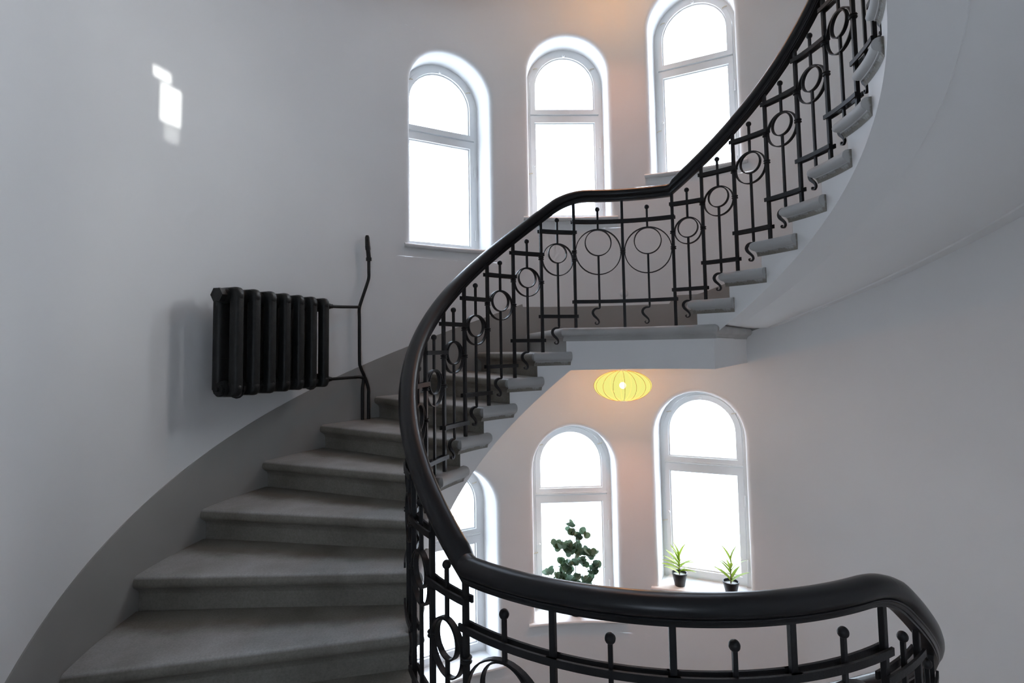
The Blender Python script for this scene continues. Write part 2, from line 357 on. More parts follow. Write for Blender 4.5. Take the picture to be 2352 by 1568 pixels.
for i, (tc, g) in enumerate(WINS):
    root = empty('window_%d' % (i + 1), wlabels[i], 'window'); root['kind'] = 'structure'
    zb, zs = g - DROPF(g), g + RISE - HW; yf = RW + DEP
    mb = MB(); ring_solid(mb, tc, archloop(HW + .012, zb - .01, zs, zb), archloop(HW - .038, zb + .035, zs, zb), yf, yf + .10); mb.build('frame', 'white', root, 30)
    mb = MB(); hw2 = HW - .040; gl = HW - .081
    ring_solid(mb, tc, archloop(hw2, g + .004, zs, 0), archloop(gl, g + .055, zs, 0), yf - .008, yf + .045); so = mb.build('upper_sash', 'white', root, 30)
    mb = MB(); ring_solid(mb, tc, archloop(gl + .004, g + .051, zs, 0), archloop(gl - .012, g + .067, zs, 0), yf + .012, yf + .035); mb.build('glazing_bead', 'white', so, 30)
    mb = MB(); mb.add([wpt(tc, x, yf + .03, z) for x, z in archloop(gl, g + .055, zs, 0)], [tuple(range(27))]); mb.build('pane', 'glass', so, 0)
    mb = MB(); wbox(mb, tc, -hw2, hw2, yf - .022, yf + .05, g + .003, g + .018); mb.build('drip_rail', 'white', so, 0)
    mb = MB(); ring_solid(mb, tc, rect(hw2, zb + .037, g - .006), rect(gl, zb + .09, g - .075), yf - .008, yf + .045); sl = mb.build('lower_sash', 'white', root, 0)
    mb = MB(); ring_solid(mb, tc, rect(gl + .004, zb + .086, g - .071), rect(gl - .012, zb + .102, g - .087), yf + .012, yf + .035); mb.build('glazing_bead', 'white', sl, 0)
    mb = MB(); mb.add([wpt(tc, x, yf + .03, z) for x, z in rect(gl, zb + .09, g - .075)], [(0, 1, 2, 3)]); mb.build('pane', 'glass', sl, 0)
    # outer frame of the double window
    mb = MB(); ring_solid(mb, tc, archloop(HW + .01, zb - .01, zs, zb), archloop(HW - .075, zb + .06, zs, zb), yf + .15, yf + .19); mb.build('outer_frame', 'white', root, 30)
    mb = MB(); wbox(mb, tc, -HW + .07, HW - .07, yf + .15, yf + .19, g - .04, g + .05); mb.build('outer_rail', 'white', root, 0)
    # hinges, hooks, pulls
    for hz in (g - .30, zb + .20):
        mb = MB(); mb.tube([wpt(tc, hw2 + .004, yf - .014, hz + k * .05) for k in (-1, 1)], .008, 8); mb.build('hinge', 'white', root, 30)
    for hx, hz in ((-HW + .03, zb + .52),) + tuple(((HW - .045) * math.cos(a), zs + (HW - .045) * math.sin(a)) for a in (R_(32), R_(148))):
        mb = MB(); mb.tube([wpt(tc, hx - .022, yf - .012, hz - .006), wpt(tc, hx, yf - .02, hz), wpt(tc, hx + .022, yf - .014, hz + .004)], .0045, 6); mb.build('hook', 'brass', root, 30)
    mb = MB(); mb.lathe([(0.0001, -.016), (.012, -.014), (.014, -.006), (.008, 0)], 12, Matrix.Translation(wpt(tc, 0, yf - .008, zs + HW - .068)) @ (Matrix.Rotation(R_(tc), 4, 'Z') @ Matrix.Rotation(R_(90), 4, 'Y'))); mb.build('pull', 'white', so, 30)
    mb = MB(); mb.lathe([(0.0001, -.016), (.011, -.014), (.013, -.006), (.008, 0)], 12, Matrix.Translation(wpt(tc, -hw2 + .025, yf - .008, zb + .60)) @ (Matrix.Rotation(R_(tc), 4, 'Z') @ Matrix.Rotation(R_(90), 4, 'Y'))); mb.build('pull', 'white', sl, 30)
    # sill board with a rounded front edge following the wall
    mb = MB(); rows = []
    for x in [-.445 + .89 * k / 16 for k in range(17)]:
        yw = math.sqrt(RW ** 2 - x * x)
        prof = [(yf + .01 if abs(x) < HW else yw + .005, 0), (yw - .018, 0), (yw - .028, -.004), (yw - .034, -.014), (yw - .030, -.026), (yw - .020, -.034), (yw + .005, -.036), (yf + .01 if abs(x) < HW else yw + .006, -.036)]
        rows.append([wpt(tc, x, y, zb + .012 + z) for y, z in prof])
    o0 = len(mb.v); mb.grid(rows, False, True); m_ = len(rows[0]); mb.f.append(tuple(range(m_))); mb.f.append(tuple(16 * m_ + k for k in range(m_)))
    mb.build('sill', 'white', root, 30)
    # daylight portal in the opening
    ld = bpy.data.lights.new('daylight_portal', 'AREA'); ld.shape = 'RECTANGLE'; ld.size = 2 * HW + .1; ld.size_y = DROPF(g) + RISE + .1; ld.cycles.is_portal = True
    lo = bpy.data.objects.new('daylight_portal', ld); COL.objects.link(lo)
    d = Vector((math.cos(R_(tc)), math.sin(R_(tc)), 0)); lo.location = d * (yf + .22) + Vector((0, 0, g + (RISE - DROPF(g)) / 2))
    lo.rotation_euler = (-d).to_track_quat('-Z', 'Y').to_euler()

# ------------------------------------------------------------------ dado band (grey skirting painted on the wall, a proud plaster band)
def dado(name, t0, t1, label, kinks=()):
    ts = sorted(set(frange(t0, t1, 1.5)) | set(k for k in kinks if t0 < k < t1)); mb = MB(); rows = []
    for t in ts:
        zl = zline(t)
        top = max(zl + .325, -11 * H + .25) if t > LA + 3.3 else (.25 if t > LB + 5.2 else zl + .325)
        if t > NA: top = -11 * H + .25
        if t <= LA + 3.3 and t > LB + 5.2: top = .25 + max(0, 0)
        rows.append([pol(RW + .01, t, top), pol(RW - .006, t, top - .001), pol(RW - .008, t, top - .008), pol(RW - .008, t, zl - .17), pol(RW + .01, t, zl - .17)])
    mb.grid(rows, False, True)
    o = mb.build(name, 'skirt', None, 30); struct(o, label, 'skirting'); return o
dado('baseboard_left', 150, 225.8, 'dark grey painted dado band along the left flight', (NA,))
dado('baseboard_back', 66, 150, 'dark grey painted dado band around the back landing', (LA + 3.3, LB + 5.2))
dado('baseboard_right', -59, 66, 'dark grey painted dado band along the upper right flight', ())

# ------------------------------------------------------------------ steps
PROF = [(.075, 0), (.028, 0), (.017, -.003), (.008, -.009), (.002, -.019), (0, -.031), (.002, -.042), (.008, -.051), (.017, -.058), (.025, -.061),
        (.027, -.066), (.035, -.068), (.040, -.075), (.044, -.084), (.046, -.092)]
ADV = .114           # the front edge runs parallel to the post's radius, this far ahead of it
def front(r, tp, adv=ADV):
    a = v2(1, tp); return a * math.sqrt(max(r * r - adv * adv, 0)) + Vector((-a.y, a.x)) * adv
RISER_T = math.degrees(math.asin((ADV - .046) / RS))
def nosed_slab(mb, path, z, riser_from=None, riser_to=None, riser_h=0.0, fill=None, cap0=True, cap1=True):
    """path: plan points (Vector 2D) with the outside on the left of travel; PROF inset is to the right"""
    n = len(path); nrm = []
    for i in range(n):
        segs = []
        if i > 0: segs.append((path[i] - path[i - 1]).normalized())
        if i < n - 1: segs.append((path[i + 1] - path[i]).normalized())
        ns = [Vector((d.y, -d.x)) for d in segs]
        if len(ns) == 2:
            b = (ns[0] + ns[1]).normalized(); b = b / max(.3, b.dot(ns[0]))
        else: b = ns[0]
        nrm.append(b)
    rows = [[Vector((p.x + q.x * d, p.y + q.y * d, z + h)) for d, h in PROF] for p, q in zip(path, nrm)]
    o = len(mb.v); mb.grid(rows); m = len(PROF)
    if cap0: mb.f.append(tuple(o + k for k in range(m)))
    if cap1: mb.f.append(tuple(o + (n - 1) * m + k for k in range(m)))
    top = [rows[i][0] for i in range(n)]
    if fill:
        k = len(mb.v); vs = top + [Vector((p.x, p.y, z)) for p in fill]; mb.add(vs, [tuple(range(len(vs)))])
    if riser_from is not None:
        a = [rows[i][-1] for i in range(riser_from, riser_to + 1)]
        mb.grid([a, [p - Vector((0, 0, riser_h)) for p in a]])
    return rows
def v2(r, t): return Vector((r * math.cos(R_(t)), r * math.sin(R_(t))))
def step_mesh(name, parent):
    """step with post at angle 0 and top at z=0; front (down) side at +angle"""
    mb = MB(); tf = math.degrees(math.asin(ADV / RN)); tb = -AL + 2.0; tw = math.degrees(math.asin((ADV - .075) / RW))
    path = [front(RW + .02 - (RW + .02 - RN) * k / 8, 0) for k in range(9)] + [v2(RN, t) for t in frange(tf, tb, 1.5)[1:]]
    # orientation test: outside of the front edge is +angle
    a, b = path[-2], path[-1]; d = (b - a).normalized(); nrm = Vector((d.y, -d.x)); inside = v2(1.7, 0) - a
    if nrm.dot(inside) < 0: path = path[::-1]
    fr = [i for i, p in enumerate(path) if p.length > RN + 1e-4]
    if fr[0] == 0:   # path starts at the wall
        fill = [v2(RW + .02, t) for t in frange(tb, tw, 2)]
    else: fill = [v2(RW + .02, t) for t in frange(tw, tb, 2)]
    lo_, hi_ = min(fr), max(fr)
    if lo_ > 0: lo_ -= 1
    if hi_ < len(path) - 1: hi_ += 1
    nosed_slab(mb, path, 0, lo_, hi_, .08, fill)
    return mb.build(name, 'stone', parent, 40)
def soffit_body(mb, t_up, t_dn, soff, panel=True, zmin=None):
    """plaster body under a flight between unwrapped angles t_up<t_dn: helical underside, stepped side at the well"""
    rr = [RS, 1.15, 1.345, 1.352, 1.8, 2.255, 2.262, RW + .01]; dz = [0, 0, 0, .010, .010, .010, 0, 0] if panel else [0] * 8
    ts = frange(t_up, t_dn, 1.0)
    tilt = lambda r: TILT * (r - RS) / (RW - RS)
    fz = lambda t, d: zline(t) - soff + d if zmin is None else max(zline(t) - soff + d, zmin)
    mb.grid([[pol(r, t, fz(t, d + tilt(r))) for r, d in zip(rr, dz)] for t in ts])
def string_side(mb, posts, soff):
    """vertical plaster faces at the well under each tread; posts: list of (post angle, z of tread)"""
    for tp, z in posts:
        a, b = tp + RISER_T, tp - AL + RISER_T    # from its riser to the next riser
        ts = frange(b, a, 1.0)
        mb.grid([[pol(RS, t, max(z - .088, zline(t) - soff)), pol(RS, t, zline(t) - soff)] for t in ts])
        # plaster behind the riser
        ps = [front(r, tp, ADV - .049) for r in (RS, RW)]
        mb.grid([[Vector((p.x, p.y, z - .088)) for p in ps], [Vector((p.x, p.y, z - H)) for p in ps]])
SOFF = .262; TILT = .058
def flight(name, label, t0, z0, n=10, first=None):
    """n treads; tread i (1..n) has its post at t0 - i*AL and its top at z0 + i*H"""
    root = empty(name, label, 'staircase', 'winding stone stair flights')
    src = None
    for i in range(1, n + 1):
        mt = Matrix.Translation((0, 0, z0 + i * H)) @ Matrix.Rotation(R_(t0 - i * AL), 4, 'Z')
        if first[0] is None:
            first[0] = step_mesh('step', root); first[0].matrix_local = mt
        else: inst(first[0], 'step', root, mt)
    return root
ref = [None]
fl = flight('stone_stair_flight', 'worn grey stone stair flight climbing on the left past the radiator', NA, -11 * H, first=ref)
mb = MB(); soffit_body(mb, LA + 1.2, NA + 3, SOFF); string_side(mb, [(LA + k * AL, -k * H) for k in range(1, 11)], SOFF); mb.grid([[pol(RS, t, -.25), pol(RS, t, zline(t) - SOFF)] for t in frange(LA + 1.2, LA + RISER_T + .3, .5)]); mb.build('soffit', 'plaster', fl, 30)
fr_ = flight('stone_stair_flight', 'grey stone stair flight rising overhead on the right with a white soffit', LB, 0, first=ref)
mb = MB(); soffit_body(mb, LB - 11 * AL - 1, 67, SOFF, True, .001); string_side(mb, [(LB - k * AL, k * H) for k in range(1, 11)], SOFF); mb.build('soffit', 'plaster', fr_, 30)
fd = flight('stone_stair_flight', 'grey stone stair flight going down on the right behind the near railing', NB + 11 * AL, -22 * H, first=ref)
mb = MB(); soffit_body(mb, NB + 1, NB + 11 * AL, SOFF); string_side(mb, [(NB + k * AL, -11 * H - k * H) for k in range(1, 11)], SOFF); mb.build('soffit', 'plaster', fd, 30)

# ------------------------------------------------------------------ landings
def landing(name, label, ta, tb, rt_in, rt_wall, z, thick, extra=None):
    """ta: left nosing angle (big), tb: post angle at the up side; right end runs from (RN,rt_in) to (RW,rt_wall)"""
    root = empty(name, label, 'floor'); root['kind'] = 'structure'
    tf = ta + math.degrees(math.asin(ADV / RN))
    path = [front(RW + .02 - (RW + .02 - RN) * k / 8, ta) for k in range(9)] + [v2(RN, t) for t in frange(tf, rt_in, 1.5)[1:]]
    e0, e1 = v2(RN, rt_in), v2(RW + .02, rt_wall); path += [e0 + (e1 - e0) * k / 8 for k in range(1, 9)]
    path = path[::-1]; mb = MB(); fill = [v2(RW + .02, t) for t in frange(ta + .9, rt_wall + 2, 2)]
    nosed_slab(mb, path, z, len(path) - 9, len(path) - 1, .08, fill); mb.build('paving', 'edge_paint', root, 40)
    # plaster slab under it
    mb = MB(); zt, zbm = z - .088, z - thick; t1, t0 = ta + RISER_T, rt_in + 2.5
    arcs = [v2(RS, t) for t in frange(t1, t0, 1.0)]; arcw = [v2(RW + .01, t) for t in frange(ta + math.degrees(math.asin((ADV - .049) / RW)), rt_wall + 1.2, 1.0)]
    loop = arcs + arcw[::-1]; A = [Vector((p.x, p.y, zt)) for p in loop]; B = [Vector((p.x, p.y, zbm)) for p in loop]
    mb.grid([A, B], False, True); mb.f.append(tuple(range(len(loop)))); mb.f.append(tuple(len(loop) + k for k in range(len(loop))))
    mb.build('slab', 'plaster', root, 30)
    return root
landing('floor', 'back landing with a rounded grey stone edge and white underside', LA, LB, 60.3, 65.8, 0, .292)
landing('floor', 'near landing underfoot behind the front railing', NB, NA, 227.5, 228.5, -11 * H, .28)
landing('floor', 'landing of the storey above, seen at the top edge', LA, LB, 60.3, 65.8, 22 * H, .292)
landing('floor', 'lower landing beneath the lower windows', LA, LB, 60.3, 65.8, -22 * H, .292)
landing('floor', 'landing overhead at the top of the right flight', NB, NA, 227.5, 228.5, 11 * H, .28)
mb = MB(); arc = [pol(RW - .02, t, -11 * H - .002) for t in frange(OA, OB, 2)]; mb.grid([arc, [Vector((p.x, YH, -11 * H - .002)) for p in arc]])
struct(mb.build('floor', 'stone', None, 0), 'stone floor of the passage behind the viewer', 'floor')
mb = MB(); mb.add([pol(RW + .05, t, Z0) for t in range(0, 360, 3)], [tuple(range(120))])
struct(mb.build('floor', 'stone', None, 0), 'stone floor at the foot of the stairwell', 'floor')
# soffit of the flight of the storey above
mb = MB(); rr = [RS, 1.35, 1.8, RW + .01]
ts = frange(LA + 1.2, NA + 3, 1.5)
mb.grid([[pol(r, t, zline(t) + 22 * H - SOFF) for r in rr] for t in ts]); mb.grid([[pol(r, t, zline(t) + 22 * H) for r in rr] for t in ts]); mb.grid([[pol(RS, t, zline(t) + 22 * H - SOFF), pol(RS, t, zline(t) + 22 * H)] for t in ts])
struct(mb.build('ceiling', 'plaster', None, 30), 'white underside of the left flight of the storey above', 'ceiling')

# ------------------------------------------------------------------ railings
DL = {0: -.51, 1: .90, 2: .81, 3: .58, 4: 0, 5: -.55, 6: -.42}
DR = {0: -.39, 1: .52, 2: .66, 3: .50, 4: .32, 5: .20, 6: -.89}
DF = {0: -.18, 1: -.2, 2: -.12, 3: -.47, 4: -.28}
ZB = {'flight': (.1636, .7567, .562), 'landing': (.184, .752, .537)}
BALL = .842
RAILB, RAILH = .898, .084
# handrail section (x radial outward, y up from underside), symmetrical
RP = [(.013, 0), (.019, .0005), (.019, .0085), (.0225, .0085), (.0240, .012), (.0255, .018), (.0290, .021), (.0290, .0245), (.0265, .0265), (.0290, .029), (.0340, .031), (.0395, .038), (.0420, .046), (.0420, .054), (.0385, .066), (.0300, .076), (.0180, .082), (0, .0845)]
RPROF = RP + [(-x, y) for x, y in RP[::-1][1:]]
def railz(t):
    """underside of the handrail; smooth at the left of the back landing and at the right of the near landing"""
    def f(u):
        z = zline(u); on = (LB <= u <= LA) or (NA <= u <= NB)
        return z
    def avg(u, w):
        return sum(f(u + w * k / 8) for k in range(-8, 9)) / 17
    wdt = 0
    for c, ww in ((LA, 7.0), (NB, 5.0)):
        d = abs(t - c)
        if d < ww: wdt = ww - d * 0.999 if False else ww
        if d < 2 * ww: return f(t) if d >= ww else f(t) + (avg2(t, c, ww) - f(t))
    return f(t)
def avg2(t, c, ww):
    """quadratic blend across the kink at c"""
    a, b = c - ww, c + ww; za, zb_ = zline(a), zline(b); s = (t - a) / (b - a)
    return (1 - s) ** 2 * za + 2 * s * (1 - s) * zline(c) + s * s * zb_
def handrail(name, parent, ta, tb, mat='rail'):
    marks = [m for m in (LB, LA, NA, NB) if min(ta, tb) < m < max(ta, tb)]
    ts = sorted(set([round(x, 4) for x in frange(ta, tb, 1.0)] + [round(m, 4) for m in marks])); rows = []
    for t in ts:
        e = .25; sl = (railz(t + e) - railz(t - e)) / (2 * R_(e) * RR); k = math.sqrt(1 + sl * sl)
        up = .006 * min(1, abs(sl))
        rows.append([pol(RR + x, t, railz(t) + RAILB + up + y * k) for x, y in RPROF])
    mb = MB(); mb.grid(rows, False, True); m = len(RPROF); mb.f.append(tuple(range(m))); mb.f.append(tuple((len(rows) - 1) * m + k for k in range(m)))
    return mb.build(name, mat, parent, 34)
# shared meshes
PW = .0096
def mk(name, mb, mat='iron', smooth=35):
    o = mb.build(name, mat, None, smooth); COL.objects.unlink(o); return o
def sq_bar(h0, h1, w=PW):
    mb = MB(); c = w * .18
    prof = [(w, -w + c), (w, w - c), (w - c, w), (-w + c, w), (-w, w - c), (-w, -w + c), (-w + c, -w), (w - c, -w)]
    rows = [[Vector((x, y, z)) for x, y in prof] for z in (h0, h1)]
    mb.grid(rows, False, True); mb.f.append(tuple(range(8))); mb.f.append(tuple(8 + k for k in range(8))); return mb
POST = mk('post', sq_bar(-.012, RAILB + .02), smooth=0)
mb = MB(); mb.lathe([(.012, -.012), (.019, -.0095), (.0205, -.006), (.016, -.001), (.016, .001), (.0205, .006), (.019, .0095), (.012, .012)], 12); COLLAR = mk('collar', mb)
mb = MB(); mb.lathe([(.0001, .0165)] + [(.0165 * math.sin(math.pi * k / 10), .0165 * math.cos(math.pi * k / 10)) for k in range(1, 10)] + [(.0001, -.0165)], 14); BALLM = mk('ball', mb)
# scroll: S-hook hanging under the rod, bulge towards -y (down the stair) ; built in local y (tangent) / z
sp = []
ctrl = [(0, 0), (0, -.012), (-.004, -.017), (-.020, -.018), (-.034, -.028), (-.040, -.046), (-.034, -.066), (-.020, -.084), (-.009, -.100), (-.006, -.116), (-.013, -.128), (-.024, -.127), (-.028, -.117), (-.022, -.113)]
def catmull(c, n=5):
    P = [c[0]] + list(c) + [c[-1]]; out = []
    for i in range(1, len(P) - 2):
        for k in range(n):
            s = k / n; out.append(tuple(.5 * ((2 * P[i][d]) + (-P[i-1][d] + P[i+1][d]) * s + (2*P[i-1][d] - 5*P[i][d] + 4*P[i+1][d] - P[i+2][d]) * s * s + (-P[i-1][d] + 3*P[i][d] - 3*P[i+1][d] + P[i+2][d]) * s ** 3) for d in range(len(c[0]))))
    out.append(tuple(c[-1])); return out
ctrl = [(y * 1.25, z) for y, z in ctrl]; cp = catmull(ctrl, 4); rows = []
for i, (y, z) in enumerate(cp):
    a = cp[max(0, i - 1)]; b = cp[min(len(cp) - 1, i + 1)]; d = Vector((b[0] - a[0], b[1] - a[1])).normalized(); nn = Vector((-d.y, d.x)); s = i / (len(cp) - 1)
    th = .0048 if s < .15 else (.0048 + .0036 * math.sin(math.pi * min(1, (s - .15) / .5)) if s < .65 else .0048 - .0026 * (s - .65) / .35); wx = .0065
    rows.append([Vector((xx, y + nn.x * tt, z + nn.y * tt)) for xx, tt in ((-wx, -th), (wx, -th), (wx, th), (-wx, th))])
mb = MB(); mb.grid(rows, False, True); mb.f.append((0, 1, 2, 3)); mb.f.append(tuple(4 * (len(rows) - 1) + k for k in range(4))); SCROLL = mk('scroll', mb, smooth=50)
RINGS = {}
def ring_src(rad):
    key = round(rad, 4)
    if key not in RINGS:
        mb = MB(); th = .0029; wx = .0100; n = 40
        rows = [[Vector((x, (rad + q) * math.cos(2*math.pi*k/n), (rad + q) * math.sin(2*math.pi*k/n))) for x, q in ((-wx, -th), (wx, -th), (wx, th), (-wx, th))] for k in range(n)]
        mb.grid(rows, True, True); RINGS[key] = mk('ring', mb, smooth=40)
    return RINGS[key]
RODS = {}
def rod_src(h0, h1):
    key = (round(h0, 4), round(h1, 4))
    if key not in RODS: RODS[key] = mk('rod', sq_bar(h0, h1, .0068), smooth=0)
    return RODS[key]
def put(src, name, parent, t, z):
    """local x radial, y tangent (towards growing angle), z up"""
    return inst(src, name, parent, Matrix.Translation(pol(RR, t, z)) @ Matrix.Rotation(R_(t), 4, 'Z'))
def sub(src, name, parent, x, y, z): return inst(src, name, parent, Matrix.Translation((x, y, z)))
def flat_bar(parent, name, ta, tb, z, hh=.0115):
    """a pair of flat bars clasping the posts, one on each side; two parts"""
    for rr_ in (RR - .0165, RR + .0165):
        mb = MB(); w2 = .0042; ext = math.degrees(.017 / RR)
        ts = frange(min(ta, tb) - ext, max(ta, tb) + ext, 2.5)
        rows = [[pol(rr_ + x, t, z + y) for x, y in ((-w2, -hh), (w2, -hh), (w2, hh), (-w2, hh))] for t in ts]
        mb.grid(rows, False, True); mb.f.append((0, 1, 2, 3)); mb.f.append(tuple(4 * (len(rows) - 1) + k for k in range(4)))
        mb.build(name, 'iron', parent, 30)
def panel(root, ta, tb, zref, kind):
    """panel between posts at angles ta>tb (tb is the upper one)"""
    lo, hi, rc = ZB[kind]; tm = (ta + tb) / 2; gap = RR * R_(abs(ta - tb)); ro = gap / 2 - PW - .002; ri = .092 if kind == 'landing' else .066
    flat_bar(root, 'top_bar', ta, tb, zref + hi); flat_bar(root, 'bottom_bar', ta, tb, zref + lo)
    put(ring_src(ro), 'ring', root, tm, zref + rc)
    put(ring_src(ri), 'inner_ring', root, tm, zref + rc + ro - ri - .004)
    top = put(rod_src(rc + ro, BALL), 'finial_rod', root, tm, zref); sub(BALLM, 'ball', top, 0, 0, BALL)
    zlow = lo - (.035 if kind == 'landing' else .066)
    bot = put(rod_src(zlow, rc + ro - 2 * ri - .004), 'baluster_rod', root, tm, zref)
    s = sub(SCROLL, 'scroll', bot, 0, 0, zlow + .004); s.matrix_local = Matrix.Translation((0, 0, zlow + .004)) @ Matrix.Scale(-1, 4, (0, 1, 0))
def post(root, t, z, collars, fl=False):
    p = put(POST, 'post', root, t, z)
    if fl: p.scale.z = 1.006
    for c in collars: sub(COLLAR, 'collar', p, 0, 0, c - z)
    return p
LT = lambda k: LA + k * AL + DL.get(k, 0)
RT = lambda k: LB - k * AL + DR.get(k, 0)
FT = lambda k: NA + k * PH + DF.get(k, 0)
NBp = FT(4)
# back landing railing
rl = empty('landing_railing', 'black iron railing with two large rings along the back landing', 'railing', 'stairwell railings')
handrail('handrail', rl, LB, LA)
tmid = TM - .45
post(rl, LT(0), 0, [.537, -.5 * H + .562]); post(rl, tmid, 0, [.537]); post(rl, RT(0), 0, [.537, .5 * H + .562])
panel(rl, LT(0), tmid, 0, 'landing'); panel(rl, tmid, RT(0), 0, 'landing')
# left flight railing
rf = empty('stair_railing', 'black iron ring railing climbing the left flight to the back landing', 'railing', 'stairwell railings')
handrail('handrail', rf, LA, NA)
for k in range(1, 11): post(rf, LT(k), -k * H, [(-k + .5) * H + .562, (-k - .5) * H + .562], True)
for k in range(0, 10): panel(rf, LT(k + 1), LT(k), (-k - .5) * H, 'flight')
panel(rf, FT(0), LT(10), (-10.5) * H, 'flight')
# right flight railing
rg = empty('stair_railing', 'black iron ring railing rising on the right flight above', 'railing', 'stairwell railings')
handrail('handrail', rg, LB - 10.3 * AL, LB)
for k in range(1, 11): post(rg, RT(k), k * H, [(k - .5) * H + .562, (k + .5) * H + .562], True)
for k in range(0, 10): panel(rg, RT(k), RT(k + 1), (k + .5) * H, 'flight')
# near landing railing
rn = empty('landing_railing', 'black iron railing in the foreground around the stairwell', 'railing', 'stairwell railings')
handrail('handrail', rn, NA, NB + 1)
zn = -11 * H
for k in range(0, 5): post(rn, FT(k), zn, [zn + .537] + ([zn + .5 * H + .562] if k == 0 else []) + ([zn - .5 * H + .562] if k == 4 else []))
for k in range(0, 4): panel(rn, FT(k + 1), FT(k), zn, 'landing')
# railing of the descending flight
rd = empty('stair_railing', 'black iron railing dropping out of sight at the lower right', 'railing', 'stairwell railings')
handrail('handrail', rd, NB + 1, NB + 10.5 * AL)
for k in range(1, 11): post(rd, NB + k * AL, zn - k * H, [zn + (-k + .5) * H + .562, zn + (-k - .5) * H + .562], True)
for k in range(0, 10): panel(rd, NB + (k + 1) * AL, (NBp if k == 0 else NB + k * AL), zn + (-k - .5) * H, 'flight')

# ------------------------------------------------------------------ radiator and pipes
A = pol(2.235, 163.7, 0); B = pol(2.235, 186.0, 0); ax = (B - A).normalized(); L = (B - A).length; nin = Vector((-ax.y, ax.x, 0))
if nin.dot(A) > 0: nin = -nin      # towards the room
rad = empty('radiator', 'black cast-iron column radiator hung on the left wall', 'radiator', loc=A)
RB = Matrix((ax, nin, Vector((0, 0, 1)))).transposed().to_4x4()
zt_, zb_ = .185, -.328
def radm(mb, name, parent=rad, sm=40):
    o = mb.build(name, 'radiator', parent, sm); o.matrix_local = RB; return o
NS = 7; pitch = (L - .05) / (NS - .4)
def rounded_col(mb, cx, cy, wx, wy, z0, z1):
    prof = []; n = 16
    for k in range(n):
        a = 2 * math.pi * k / n + math.pi / n; c, s_ = math.cos(a), math.sin(a)
        prof.append((wx * math.copysign(abs(c) ** .55, c), wy * math.copysign(abs(s_) ** .55, s_)))
    zz = [(z0, 1), (z1, 1)]
    rows = [[Vector((cx + x * q_, cy + y * q_, z)) for x, y in prof] for z, q_ in zz]
    o = len(mb.v); mb.grid(rows, False, True); mb.f.append(tuple(o + k for k in range(n))); mb.f.append(tuple(o + n + k for k in range(n)))
for i in range(NS):
    cx = .035 + i * pitch; mb = MB(); hx = .030
    rounded_col(mb, cx, .062, hx, .030, zb_ - .005, zt_ + .005); rounded_col(mb, cx - .006, -.048, .044, .028, zb_ - .005, zt_ + .005)
    # head and foot: a stadium-shaped hub plate joining the two columns, domed
    for z, sg in ((zb_, -1), (zt_, 1)):
        pts = []; n = 28
        for k in range(n):
            a = 2 * math.pi * k / n; c, s_ = math.cos(a), math.sin(a)
            yy = .007 + (.055 if c > 0 else -.048) + .032 * c; pts.append((yy, z + .046 * s_ * (1.0 if s_ * sg > 0 else .8)))
        rows = [[Vector((cx + x, .007 + (y - .007) * q_, z + (zz_ - z) * q_)) for y, zz_ in pts] for x, q_ in ((-hx, .86), (-hx * .6, .99), (0, 1.02), (hx * .6, .99), (hx, .86))]
        o = len(mb.v); mb.grid(rows, False, True); mb.f.append(tuple(o + k for k in range(n))); mb.f.append(tuple(o + 4 * n + k for k in range(n)))
    radm(mb, 'section', sm=50)
    if i < NS - 1:
        for z in (zb_, zt_):
            mb = MB(); x0, x1 = cx + hx * .7, cx + pitch - hx * .7
            mb.tube([(x0, .007, z), (x0 + .014, .007, z), ((x0 + x1) / 2 - .004, .007, z), ((x0 + x1) / 2 + .004, .007, z), (x1 - .014, .007, z), (x1, .007, z)], [.044, .040, .036, .036, .040, .044], 18); radm(mb, 'nipple')
xe = .035 + (NS - 1) * pitch
for z in (zb_, zt_):
    mb = MB(); mb.tube([(xe + .02, .007, z), (xe + .05, .007, z)], [.046, .040], 18)
    if z > 0: mb.tube([(xe + .048, .007, z), (xe + .085, .007, z)], .042, 6)
    else: mb.tube([(xe + .048, .007, z), (xe + .068, .007, z)], .034, 8); mb.tube([(xe + .066, .007, z), (xe + .085, .007, z)], .016, 8)
    radm(mb, 'end_plug', sm=30)
    mb = MB(); mb.tube([(.015, .007, z), (-.015, .007, z)], [.044, .040], 18); mb.tube([(-.015, .007, z), (-.035, .007, z)], .03, 8); radm(mb, 'bushing', sm=30)
for i in (0, 4, 5):
    if i == 4: continue
    cx = .035 + i * pitch + pitch * .5; mb = MB()
    mb.tube([(cx, .007 + .052 * math.sin(a), zb_ - .052 * math.cos(a)) for a in [R_(x) for x in range(100, -150, -25)]], .010, 8); mb.tube([(cx, -.045, zb_ - .02), (cx, -.14, zb_ - .02)], .010, 8); radm(mb, 'bracket')
def bend(P, n=5): return [Vector(p) for p in catmull([tuple(p) for p in P], n)]
pp = empty('heating_pipe', 'black heating pipe rising beside the radiator from the step', 'pipe', loc=pol(2.335, 151.5, -.66))
def pipe(name, pts, r, parent=pp):
    mb = MB(); off = Vector(pp.location); mb.tube([p - off for p in pts], r, 10); return mb.build(name, 'radiator', parent, 40)
q = lambda t, z, r=2.335: pol(r, t, z)
pipe('riser', bend([q(151.0, -.66), q(151.0, -.50), q(151.0, -.43), q(151.7, -.345), q(152.7, -.26), q(152.95, -.20), q(153.0, .10), q(153.03, .19), q(152.6, .25), q(151.4, .38), q(150.95, .44), q(150.93, .50), q(150.93, .60)], 4), .0125)
pipe('return_leg', bend([q(152.3, -.66), q(152.3, -.50), q(152.28, -.42), q(152.1, -.35), q(152.9, -.333), q(154, -.333)], 4), .0125)
ra = A + RB.to_3x3() @ Vector((-.035, .007, zt_)); rb = A + RB.to_3x3() @ Vector((-.035, .007, zb_))
